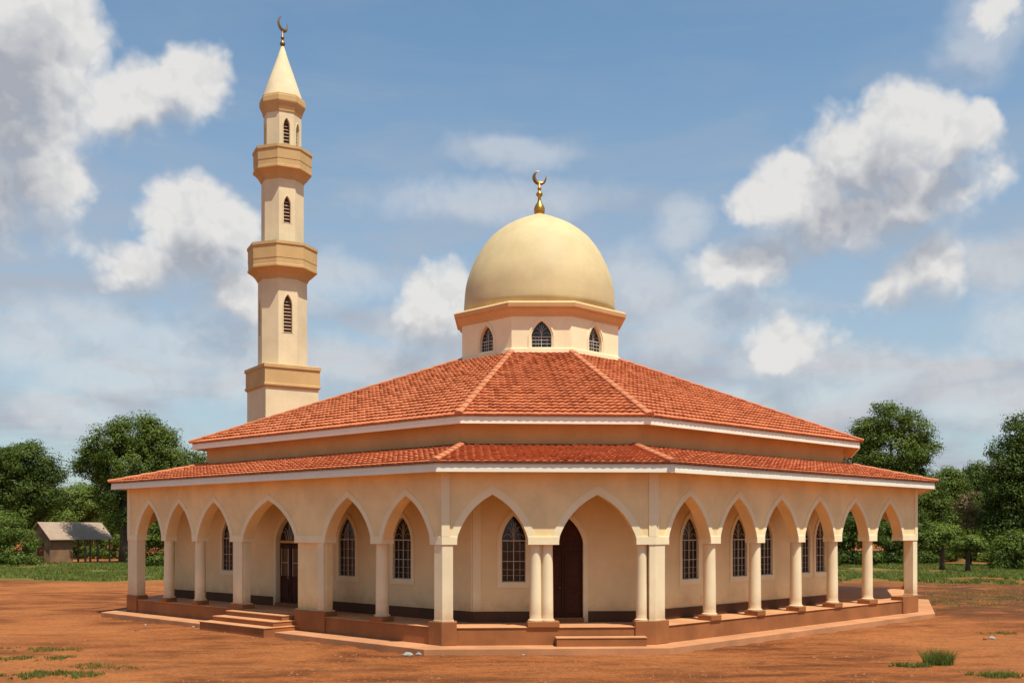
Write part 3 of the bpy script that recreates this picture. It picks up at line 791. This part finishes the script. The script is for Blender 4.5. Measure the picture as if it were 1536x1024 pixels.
# ------------------------------------------------------------------ ground
def at(px, y, h=0.0, gz=-.14):                     # where the ground lies under a photo pixel
    z = FPX * (3 - gz) / (y - HY); return ((px - 768) / FPX * z, z)
apron_poly = offs(PP, .6)
def inside(x, y, poly):
    c = False; n = len(poly)
    for i in range(n):
        a, b_ = poly[i], poly[i - 1]
        if (a.y > y) != (b_.y > y) and x < (b_.x - a.x) * (y - a.y) / (b_.y - a.y) + a.x: c = not c
    return c
def ground_h(x, y):
    n = mnoise.noise(Vector((x * .12, y * .12, 3.3))) * .05 + mnoise.noise(Vector((x * .7, y * .7, 1.3))) * .022 + mnoise.noise(Vector((x * 2.2, y * 2.2, 7.1))) * .010
    if y > 52 and abs(x) > 16: n += .10 * mnoise.noise(Vector((x * .25, y * .25, 9)))
    if y > 26 and x > 15: n += .16 * max(0, mnoise.noise(Vector((x * .3, y * .3, 5)))) 
    return -.15 + n * .9
def make_ground():
    xs = sorted(set([-900, -500, -250, -150, -100] + [round(-75 + i * .6, 3) for i in range(0, 251)] + [100, 150, 250, 500, 900]))
    ys = sorted(set([-300, -100, -40, -10, 5] + [round(12 + i * .35, 3) for i in range(0, 100)] + [round(48 + i * .8, 3) for i in range(0, 80)] + [130, 180, 260, 500, 1500]))
    V, F = [], []
    for y in ys:
        for x in xs:
            near = -76 <= x <= 76 and 10 <= y <= 112
            V.append((x, y, (-.34 if inside(x, y, apron_poly) else ground_h(x, y)) if near else -.15))
    nx = len(xs)
    for j in range(len(ys) - 1):
        for i in range(nx - 1):
            F.append((j * nx + i, j * nx + i + 1, (j + 1) * nx + i + 1, (j + 1) * nx + i))
    me = bpy.data.meshes.new('ground'); me.from_pydata(V, [], F); me.materials.append(M['soil'])
    me.polygons.foreach_set('use_smooth', [True] * len(F))
    o = bpy.data.objects.new('ground', me); COL.objects.link(o); o['kind'] = 'structure'
make_ground()

def np_mesh(name, V, F3, mat, tint=None, loc=(0, 0, 0), parent=None):
    """mesh from arrays; every face has F3.shape[1] corners; tint is one value per face"""
    me = bpy.data.meshes.new(name); k = F3.shape[1]
    me.vertices.add(len(V)); me.vertices.foreach_set('co', V.astype(np.float32).ravel())
    me.loops.add(F3.size); me.loops.foreach_set('vertex_index', F3.astype(np.int32).ravel())
    me.polygons.add(len(F3)); me.polygons.foreach_set('loop_start', np.arange(0, F3.size, k, dtype=np.int32))
    me.update(calc_edges=True)
    if tint is not None:
        a = me.attributes.new('tint', 'FLOAT', 'FACE'); a.data.foreach_set('value', tint.astype(np.float32))
    me.materials.append(mat)
    o = bpy.data.objects.new(name, me); COL.objects.link(o); o.location = loc
    if parent: o.parent = parent
    return o
def blades(pts, hmin, hmax, w, lean=.5):
    n = len(pts); h = rng.uniform(hmin, hmax, n); a = rng.uniform(0, 2 * np.pi, n)
    dx, dy = np.cos(a) * w * rng.uniform(.6, 1.4, n), np.sin(a) * w
    l = rng.normal(0, lean, (n, 2)) * h[:, None]
    V = np.empty((n, 3, 3)); V[:, 0] = pts + np.c_[dx, dy, np.zeros(n)]; V[:, 1] = pts - np.c_[dx, dy, np.zeros(n)]
    V[:, 2] = pts + np.c_[l, h]
    return V.reshape(-1, 3), np.arange(3 * n).reshape(-1, 3), rng.uniform(0, 1, n) * .8 + .2 * (h - hmin) / max(1e-3, hmax - hmin)

# grass fields on both sides, reaching back to the trees
def field_pts(n, boxes, thr):
    out = []
    while len(out) < n:
        x0, x1, y0, y1 = random.choice(boxes); y = random.uniform(y0, y1); x = y * random.uniform(x0, x1)
        v = mnoise.noise(Vector((x * .16, y * .12, 2.0))) + .5 * mnoise.noise(Vector((x * .6, y * .5, 4.0)))
        edge = min(1, (y - y0) / 7)
        if x > 36 and 95 < y < 110 and random.random() < .93: continue
        if v > thr - .5 * edge + .35: out.append((x, y, ground_h(x, y) - .01))
    return np.array(out)
lw = lambda px: (px - 768) / FPX
def add_grass():
    p = field_pts(46000, [(lw(-160), lw(330), 64, 97)], -.25)
    V, F, t = blades(p, .06, .26, .03, .8); o = np_mesh('grass', V, F, M['grass'], t); o['kind'] = 'stuff'
    p = field_pts(56000, [(lw(1200), lw(1720), 60, 116)], -.1)
    V, F, t = blades(p, .06, .30, .03, .8); o = np_mesh('grass', V, F, M['grass'], t); o['kind'] = 'stuff'
add_grass()
def add_sparse():
    p = field_pts(5200, [(lw(1385), lw(1700), 38, 61)], .02)
    V, F, t = blades(p, .03, .10, .015, .9); o = np_mesh('grass', V, F, M['grass'], t); o['kind'] = 'stuff'
add_sparse()
def patch(cx, cy, rx, ry, n, hmin, hmax, w, label, name='grass_patch', cat='weeds', group=None):
    P = []
    while len(P) < n:
        x, y = random.uniform(-1.25, 1.25), random.uniform(-1.25, 1.25)
        X, Y = cx + x * rx, cy + y * ry
        if x * x + y * y < 1.5 and mnoise.noise(Vector((X * 1.6, Y * 1.1, 6))) + .7 * mnoise.noise(Vector((X * 7, Y * 5, 2))) > -.15 + .45 * (x * x + y * y - .4): P.append((X - cx, Y - cy, ground_h(X, Y) - .01))
    V, F, t = blades(np.array(P), hmin, hmax, w, .45)
    return tag(np_mesh(name, V, F, M['grass'], t, (cx, cy, 0)), label, cat, group)
for px, y, rx, ry, n, h0, h1, lab in (
        (1406, 996, .42, .30, 900, .12, .42, 'bushy green weed tuft on bare red soil, tallest at the lower right'),
        (1365, 1000, .42, .2, 420, .05, .16, 'low flat weed patch just left of the bushy tuft'),
        (1505, 1014, .9, .35, 800, .04, .14, 'sparse low weed patch at the bottom right edge of the yard'),
        (1500, 948, .6, .5, 260, .03, .10, 'faint weed patch on red soil beside the pale clods'),
        (70, 1012, 1.0, .6, 1500, .03, .11, 'dense green weed patch at the bottom left edge of the yard'),
        (50, 975, 1.3, .5, 1000, .02, .08, 'long thin weed patch behind the dense one on the left'),
        (60, 988, 1.1, .45, 900, .02, .09, 'middle strip of weeds between the long thin and dense patches'),
        (155, 1000, .8, .5, 600, .02, .08, 'small round weed patch right of the dense patch on the left')):
    x, y_ = at(px, y); patch(x, y_, rx, ry, n, h0, h1, .010, lab, group='weeds in the red yard')

def stone(px, y, s, mat, label, cat='stone', name='stone'):
    x, y_ = at(px, y); mb = MB(); sd = random.random() * 50
    for la in range(0, 6):
        pass
    rings = []
    for la in range(7):
        ph = -math.pi / 2 + math.pi * la / 6; ring = []
        for lo in range(10):
            th = 2 * math.pi * lo / 10; v = Vector((math.cos(ph) * math.cos(th), math.cos(ph) * math.sin(th), math.sin(ph)))
            k = 1 + .35 * mnoise.noise(v * 1.3 + Vector((sd, 0, 0)))
            ring.append((x + v.x * s * k, y_ + v.y * s * k * .8, ground_h(x, y_) + s * .25 + v.z * s * k * .6))
        rings.append(ring)
    mb.loft(rings)
    return tag(mb.build(name, mat, None, loc=(x, y_, 0)), label, cat, 'stones lying in the yard')
stone(612, 982, .13, M['stone'], 'pale grey stone beside the apron near the front left corner')
stone(628, 981, .08, M['stone'], 'small grey stone just right of the pale grey one')
stone(664, 984, .05, M['clod'], 'tiny brown stone in front of the front left corner pier')
stone(785, 982, .04, M['stone'], 'tiny pale stone in front of the twin columns')
stone(1488, 957, .10, M['stone'], 'pale clod of earth on the right side of the yard', 'clod', 'clod')
stone(1478, 958, .07, M['clod'], 'brown clod touching the pale one on the right', 'clod', 'clod')
stone(205, 945, .07, M['clod'], 'flat brown stone in the yard left of the entrance steps')
stone(218, 937, .05, M['stone'], 'small pale stone near the left end of the apron')
stone(290, 941, .05, M['stone'], 'small pale stone beside the apron and the entrance steps')
stone(1045, 972, .04, M['clod'], 'tiny brown clod in front of the first right hand arch', 'clod', 'clod')
def pebbles():
    P = []
    for _ in range(22000):
        y = 17 + 45 * random.random() ** 1.6; x = y * random.uniform(-.62, .62)
        if inside(x, y, offs(PP, 1.1)): continue
        if mnoise.noise(Vector((x * .4, y * .4, 8))) < -.05: continue
        P.append((x, y, ground_h(x, y)))
    P = np.array(P); n = len(P); s = rng.uniform(.008, .024, n) * rng.choice([1, 1, 1, 1, 1.6, 2.4], n)
    base = np.array([(1, 0, 0), (0, 1, 0), (-1, 0, 0), (0, -1, 0), (0, 0, .8)])
    V = P[:, None, :] + base[None] * s[:, None, None] * rng.uniform(.6, 1.3, (n, 5, 1))
    F = np.array([(0, 1, 4), (1, 2, 4), (2, 3, 4), (3, 0, 4)])[None] + 5 * np.arange(n)[:, None, None]
    o = np_mesh('pebbles', V.reshape(-1, 3), F.reshape(-1, 3), M['clod']); o['kind'] = 'stuff'
pebbles()

# ------------------------------------------------------------------ trees
def leaves(lobes, n, size, clump, seed, gap=.0):
    """leaf-sized faces gathered in clumps near the skin of the crown's lobes"""
    r = np.random.default_rng(seed); per = 120; nc = max(4, n // per)
    w = np.array([l[3] * l[4] * l[5] for l in lobes]) ** .67; w /= w.sum()
    k = r.choice(len(lobes), nc, p=w); Lb = np.array(lobes)[k]
    d = r.normal(size=(nc, 3)); d /= np.linalg.norm(d, axis=1)[:, None]
    rad = r.uniform(.35, 1.0, nc) ** .55
    cc = Lb[:, :3] + d * Lb[:, 3:6] * rad[:, None]
    cs = clump * r.uniform(.55, 1.35, nc)
    P = np.repeat(cc, per, 0) + np.clip(r.normal(size=(nc * per, 3)), -1.5, 1.5) * np.repeat(cs, per)[:, None] * np.array([.5, .5, .33])
    m = len(P); nn = r.normal(size=(m, 3)) * .55 + np.repeat(d, per, 0) * .5 + (P - np.repeat(cc, per, 0)) / np.repeat(cs, per)[:, None] * 1.5 + np.array([0, 0, .6]); nn /= np.linalg.norm(nn, axis=1)[:, None]
    a = np.cross(nn, r.normal(size=(m, 3))); a /= np.linalg.norm(a, axis=1)[:, None]; b_ = np.cross(nn, a)
    s = size * r.uniform(.55, 1.3, m)[:, None]
    V = np.stack([P + a * s, P + b_ * s * .45, P - a * s, P - b_ * s * .45], 1).reshape(-1, 3)
    F = np.arange(4 * m).reshape(-1, 4)
    t = np.clip(np.repeat(r.uniform(.15, .75, nc), per) + r.normal(0, .09, m), 0, 1)
    return V, F, t
def tree_parts(name, root, H, lobes, trunk_h, tr, n, size, clump, seed, mat, lean=0.0):
    rs = random.Random(seed); b = MB()
    top = Vector((lean, 0, trunk_h))
    b.tube([(0, 0, -.3), (lean * .2, .05, trunk_h * .3), (lean * .6, 0, trunk_h * .7), tuple(top)], [tr * 1.5, tr * 1.05, tr * .9, tr * .7], 9)
    for l in lobes:
        e = Vector(l[:3]); s0 = Vector((lean * .6, 0, trunk_h * rs.uniform(.6, .95)))
        mid = s0.lerp(e, .5) + Vector((rs.uniform(-.4, .4), rs.uniform(-.4, .4), -.3))
        b.tube([s0, mid, e], [tr * .5, tr * .34, tr * .14], 6)
        for _ in range(4):
            q = e + Vector((rs.gauss(0, .5) * l[3], rs.gauss(0, .5) * l[4], rs.gauss(.1, .4) * l[5]))
            b.tube([mid.lerp(e, rs.uniform(.2, .9)), q], [tr * .15, tr * .04], 5)
    o_ = OFF[root]; b.v = [(x + o_[0], y + o_[1], z + o_[2]) for x, y, z in b.v]
    b.build('trunk', M['bark'], root, smooth=True)
    V, F, t = leaves(lobes, n, size, clump, seed)
    np_mesh('crown', V, F, mat, t, parent=root)
def tree(label, px, z, H, lobes, trunk_h, tr, n, size=.26, clump=1.3, seed=1, mat='leaf', name='tree', group=None, lean=0.0, cat='tree'):
    root = thing(name, ((px - 768) / FPX * z, z, -.1), label, cat, group)
    tree_parts(name, root, H, lobes, trunk_h, tr, n, size, clump, seed, M[mat], lean)
    return root
def rnd_lobes(H, rad, k, seed, low=.35):
    rs = random.Random(seed); L = [(0, 0, H * (low + 1) / 2, rad * .7, rad * .7, H * (1 - low) * .5)]
    for i in range(k):
        a = 2 * math.pi * i / k + rs.uniform(-.4, .4); q = rs.uniform(.4, .68)
        s = rs.uniform(.36, .54)
        L.append((math.cos(a) * rad * q, math.sin(a) * rad * q, H * rs.uniform(low + .1, .80), rad * s, rad * s, rad * s * rs.uniform(.6, .9)))
    return L
Zt = 97.0; q = Zt / FPX                            # metres per photo pixel at the tree line
def lob(px0, top, z, items):                        # lobes given in photo pixels about the trunk
    k = z / FPX; return [((x - px0) * k, dy, 3 + (HY - y) * k + .1, rx * k, rx * k * .9, ry * k) for x, y, rx, ry, dy in items]
tree('large broad tree with a wide dark crown behind the left end of the mosque', 187, Zt, 14,
     lob(187, 0, Zt, [(205, 650, 42, 30, 0), (170, 668, 38, 28, -1), (235, 668, 34, 30, 0), (140, 692, 30, 24, 0), (195, 700, 55, 38, 0), (262, 695, 30, 24, 0), (285, 690, 24, 18, 1), (170, 735, 40, 34, 1), (225, 740, 42, 36, 0), (190, 775, 36, 22, 1)]),
     6.0, .42, 80000, .115, .95, 21)
tree('round dark tree at the left edge with foliage hanging low', 40, 104.0, 12,
     lob(40, 0, 104, [(40, 692, 44, 28, 0), (10, 700, 40, 32, 0), (70, 712, 24, 26, 0), (25, 735, 48, 34, 0), (62, 745, 26, 26, 0), (-20, 720, 40, 40, 1), (15, 775, 50, 28, 0)]),
     5.0, .4, 72000, .12, 1.0, 22, 'leaf_dark')
tree('low pale green tree between the left edge tree and the large broad tree', 108, 128.0, 9,
     lob(108, 0, 128, [(108, 748, 36, 22, 0), (85, 760, 28, 20, 0), (135, 752, 28, 24, 0), (110, 780, 44, 22, 0)]), 3, .25, 30000, .15, 1.1, 23, 'leaf_light')
tree('tall dense tree behind the right end of the mosque', 1335, 95.0, 14,
     lob(1335, 0, 95, [(1332, 632, 34, 26, 0), (1303, 652, 28, 24, 0), (1368, 645, 30, 26, 0), (1385, 672, 24, 22, 0), (1335, 680, 55, 40, 0), (1300, 700, 36, 34, 1), (1375, 715, 34, 36, 0), (1340, 745, 55, 40, 0), (1395, 755, 32, 32, 0), (1305, 760, 36, 36, 1)]),
     5.5, .4, 80000, .115, .95, 24)
tree('big dark tree cut by the right edge of the picture', 1545, 88.0, 14,
     lob(1545, 0, 88, [(1540, 650, 36, 34, 0), (1515, 690, 34, 34, 0), (1560, 690, 50, 44, 0), (1505, 735, 26, 30, 0), (1540, 750, 50, 46, 0), (1525, 800, 40, 36, 0), (1590, 790, 44, 50, 0), (1500, 780, 18, 24, 1)]),
     5.0, .4, 76000, .115, .95, 25, 'leaf_dark')
tree('slim leafy tree right beside the tall dense tree on the right', 1424, 108.0, 10,
     lob(1424, 0, 108, [(1424, 722, 22, 22, 0), (1410, 748, 24, 26, 0), (1440, 752, 20, 26, 0), (1422, 785, 26, 24, 0)]), 4, .22, 26000, .125, .95, 26)
tree('distant rounded tree in the gap left of the right edge tree', 1470, 135.0, 10,
     lob(1470, 0, 135, [(1470, 712, 22, 18, 0), (1455, 730, 20, 20, 0), (1488, 732, 20, 22, 0), (1472, 755, 30, 24, 0)]), 4, .22, 22000, .16, 1.1, 27, 'leaf_dark')
tree('thin brownish dry tree with bare twigs in the gap on the right', 1455, 92.0, 6.5,
     lob(1455, 0, 92, [(1455, 748, 17, 14, 0), (1444, 762, 13, 14, 0), (1466, 765, 13, 14, 0), (1455, 778, 15, 12, 0)]), 2.6, .12, 3600, .10, .7, 28, 'leaf_dry', 'dry_tree')
tree('young flat topped tree, left one of two in the right hand grass', 1413.6, 79.0, 4,
     lob(1413.6, 0, 79, [(1398, 805, 20, 10, 0), (1416, 800, 22, 12, 0), (1432, 808, 14, 9, 0), (1388, 815, 14, 8, 0)]), 2.5, .16, 6500, .10, .55, 29, 'leaf_light', 'young_tree')
tree('young flat topped tree, right one of two in the right hand grass', 1452, 75.5, 3.5,
     lob(1452, 0, 75.5, [(1452, 815, 20, 9, 0), (1468, 818, 16, 8, 0), (1438, 818, 14, 8, 0)]), 2.0, .16, 5000, .10, .55, 30, 'leaf_light', 'young_tree')
# shrubs
def bush(label, px, z, items, n, seed, mat='leaf', size=.10, clump=.65):
    gy = HY + FPX * 3.1 / z
    items = items + [(x + dx, gy - 9, rx * .75, 10, dy) for x, y, rx, ry, dy in items for dx in (-rx * .4, rx * .4)]
    tree(label, px, z, 3, lob(px, 0, z, items), 1.0, .1, int(n * 3.4), size, clump, seed, mat, 'bush', 'bushes at the edge of the grass', cat='bush')
bush('large light green bush left of the wooden hut', 15, 90, [(15, 790, 34, 22, 0), (40, 808, 18, 18, 0), (-10, 800, 34, 26, 0), (20, 820, 30, 16, 0)], 6500, 41, 'leaf_light')
bush('green bush seen through the first arch on the left', 228, 88, [(225, 800, 22, 24, 0), (245, 790, 24, 28, 0), (212, 820, 14, 14, 0), (262, 800, 20, 26, 0)], 6500, 42)
bush('green bush behind the roofed shelter of the hut', 140, 112, [(140, 808, 26, 14, 0), (165, 805, 20, 16, 0), (112, 806, 20, 13, 0)], 4500, 43)
bush('dark bush under the tall dense tree, seen through the right hand arches', 1275, 90, [(1275, 800, 26, 26, 0), (1300, 790, 26, 28, 0), (1255, 805, 20, 24, 0)], 6500, 44, 'leaf_dark')
bush('dark bush right of the last arch, in front of the dense tree', 1360, 92, [(1345, 800, 26, 26, 0), (1375, 790, 24, 28, 0), (1392, 805, 16, 16, 0), (1325, 805, 22, 24, 0)], 6500, 45, 'leaf_dark')
bush('leafy bush at the foot of the right edge tree', 1512, 80, [(1512, 820, 22, 20, 0), (1535, 815, 26, 24, 0), (1500, 832, 12, 10, 0)], 5500, 46)
bush('small light bush in the gap behind the two young trees', 1486, 100, [(1486, 805, 18, 12, 0), (1470, 812, 14, 8, 0)], 3000, 47, 'leaf_light')
bush('dense low bush in the grass at the far right', 1590, 82, [(1580, 815, 40, 24, 0), (1620, 810, 40, 28, 0)], 6000, 48)

bush('broad dark bush between the dense tree and the slim tree on the right', 1405, 100, [(1395, 800, 30, 30, 0), (1425, 808, 26, 24, 0), (1370, 805, 24, 26, 0)], 6500, 49, 'leaf_dark')
bush('low green bush behind the young trees near the right edge tree', 1470, 112, [(1455, 806, 26, 16, 0), (1485, 803, 26, 18, 0), (1505, 800, 20, 20, 0)], 4500, 50)
bush('dark bush behind the first arches at the right end of the arcade', 1245, 104, [(1240, 798, 28, 28, 0), (1268, 796, 24, 28, 0)], 5000, 51, 'leaf_dark')
# far rows of trees, one source per side and kind, then copies with their own labels
ORD = ['first', 'second', 'third', 'fourth', 'fifth', 'sixth', 'seventh', 'eighth', 'ninth', 'tenth', 'eleventh', 'twelfth', 'thirteenth', 'fourteenth']
def far_row(pxs, side, seed):
    protos = []
    for i, (px, z, s) in enumerate(pxs):
        lab = f'{ORD[i]} tree from the left in the far row {side} of the mosque'
        loc = ((px - 768) / FPX * z, z, -.1)
        if i < 3:
            H = 9.0
            root = thing('far_tree', loc, lab, 'tree', f'far trees {side} of the mosque')
            tree_parts('far_tree', root, H, rnd_lobes(H, 3.9, 7, seed + i, .04), 3.2, .26, 19000, .17, 1.15, seed + i, M[('leaf', 'leaf_dark', 'leaf')[i]])
            protos.append(root)
        else:
            src = protos[i % 3]; root = src.copy(); COL.objects.link(root); root.location = loc; root['label'] = lab
            for ch in src.children:
                c = ch.copy(); COL.objects.link(c); c.parent = root
        root.rotation_euler.z = i * 1.7; root.scale = (s, s, s * random.uniform(.9, 1.1))
far_row([(-95, 140, 1.1), (-40, 150, 1.1), (12, 160, .9), (58, 150, .85), (92, 165, .8), (130, 158, .95), (172, 150, .95), (215, 160, 1.0), (255, 152, 1.05), (298, 165, 1.0)], 'left', 61)
far_row([(1232, 150, 1.0), (1268, 142, 1.1), (1305, 150, 1.0), (1345, 140, 1.1), (1392, 150, 1.2), (1430, 158, 1.25), (1462, 170, 1.2), (1500, 160, 1.2), (1545, 150, 1.1), (1595, 145, 1.1), (1650, 140, 1.1)], 'right', 71)

# ------------------------------------------------------------------ hut with roofed shelter
M['plank'] = plaster('weathered_planks', (.24, .14, .075), .25, .9, 12, .6)
M['tin'] = simple('rusty_tin', (.33, .235, .16), .75, .1, .3, 1.5)
def hut():
    z = 96.0; k = z / FPX
    o = V2((60 - 768) * k, z); root = thing('hut', (o.x, o.y, -.08), 'weathered wooden hut with a tin roof that runs on over an open shelter', 'hut')
    d = V2(math.cos(R(65)), math.sin(R(65))); g_ = V2(d.y, -d.x)      # d: length, g_: right-hand side seen from the gable
    W, H, RH, L0, L1 = 1.30, 2.40, 3.75, 2.6, 7.3
    pt = lambda a, l, h: (o.x + g_.x * a + d.x * l, o.y + g_.y * a + d.y * l, h - .08)
    b = MB()
    for l, fl in ((0, 0), (L0, 1)):
        q_ = [pt(-W, l, -.2), pt(W, l, -.2), pt(W, l, H), pt(0, l, RH - .08), pt(-W, l, H)]; b.face(q_[::-1] if fl else q_)
    for a in (-W, W): b.face([pt(a, 0, -.2), pt(a, L0, -.2), pt(a, L0, H), pt(a, 0, H)])
    b.build('wall', M['plank'], root)
    b = MB()
    for a, s_ in ((-W - .35, 1), (W + .35, 1)):
        e = H - .28
        q0 = [pt(a, -.3, e), pt(a, L1, e), pt(0, L1, RH), pt(0, -.3, RH)]; q1 = [(x, y, zz + .05) for x, y, zz in q0]
        b.loft([q0, q1])
    b.build('roof', M['tin'], root)
    b = MB()
    for a0 in (-.35,):
        b.loft([[pt(a0, -.04, 0), pt(a0 + .85, -.04, 0), pt(a0 + .85, -.04, 1.85), pt(a0, -.04, 1.85)], [pt(a0, .0, 0), pt(a0 + .85, .0, 0), pt(a0 + .85, .0, 1.85), pt(a0, .0, 1.85)]])
    b.build('door', M['wood'], root)
    for a in (-W, W):
        for l in (4.1, 5.6, L1 - .2):
            b = MB(); b.tube([pt(a, l, -.2), pt(a, l, H - .02)], [.11, .10], 8); b.build('post', M['plank'], root)
hut()
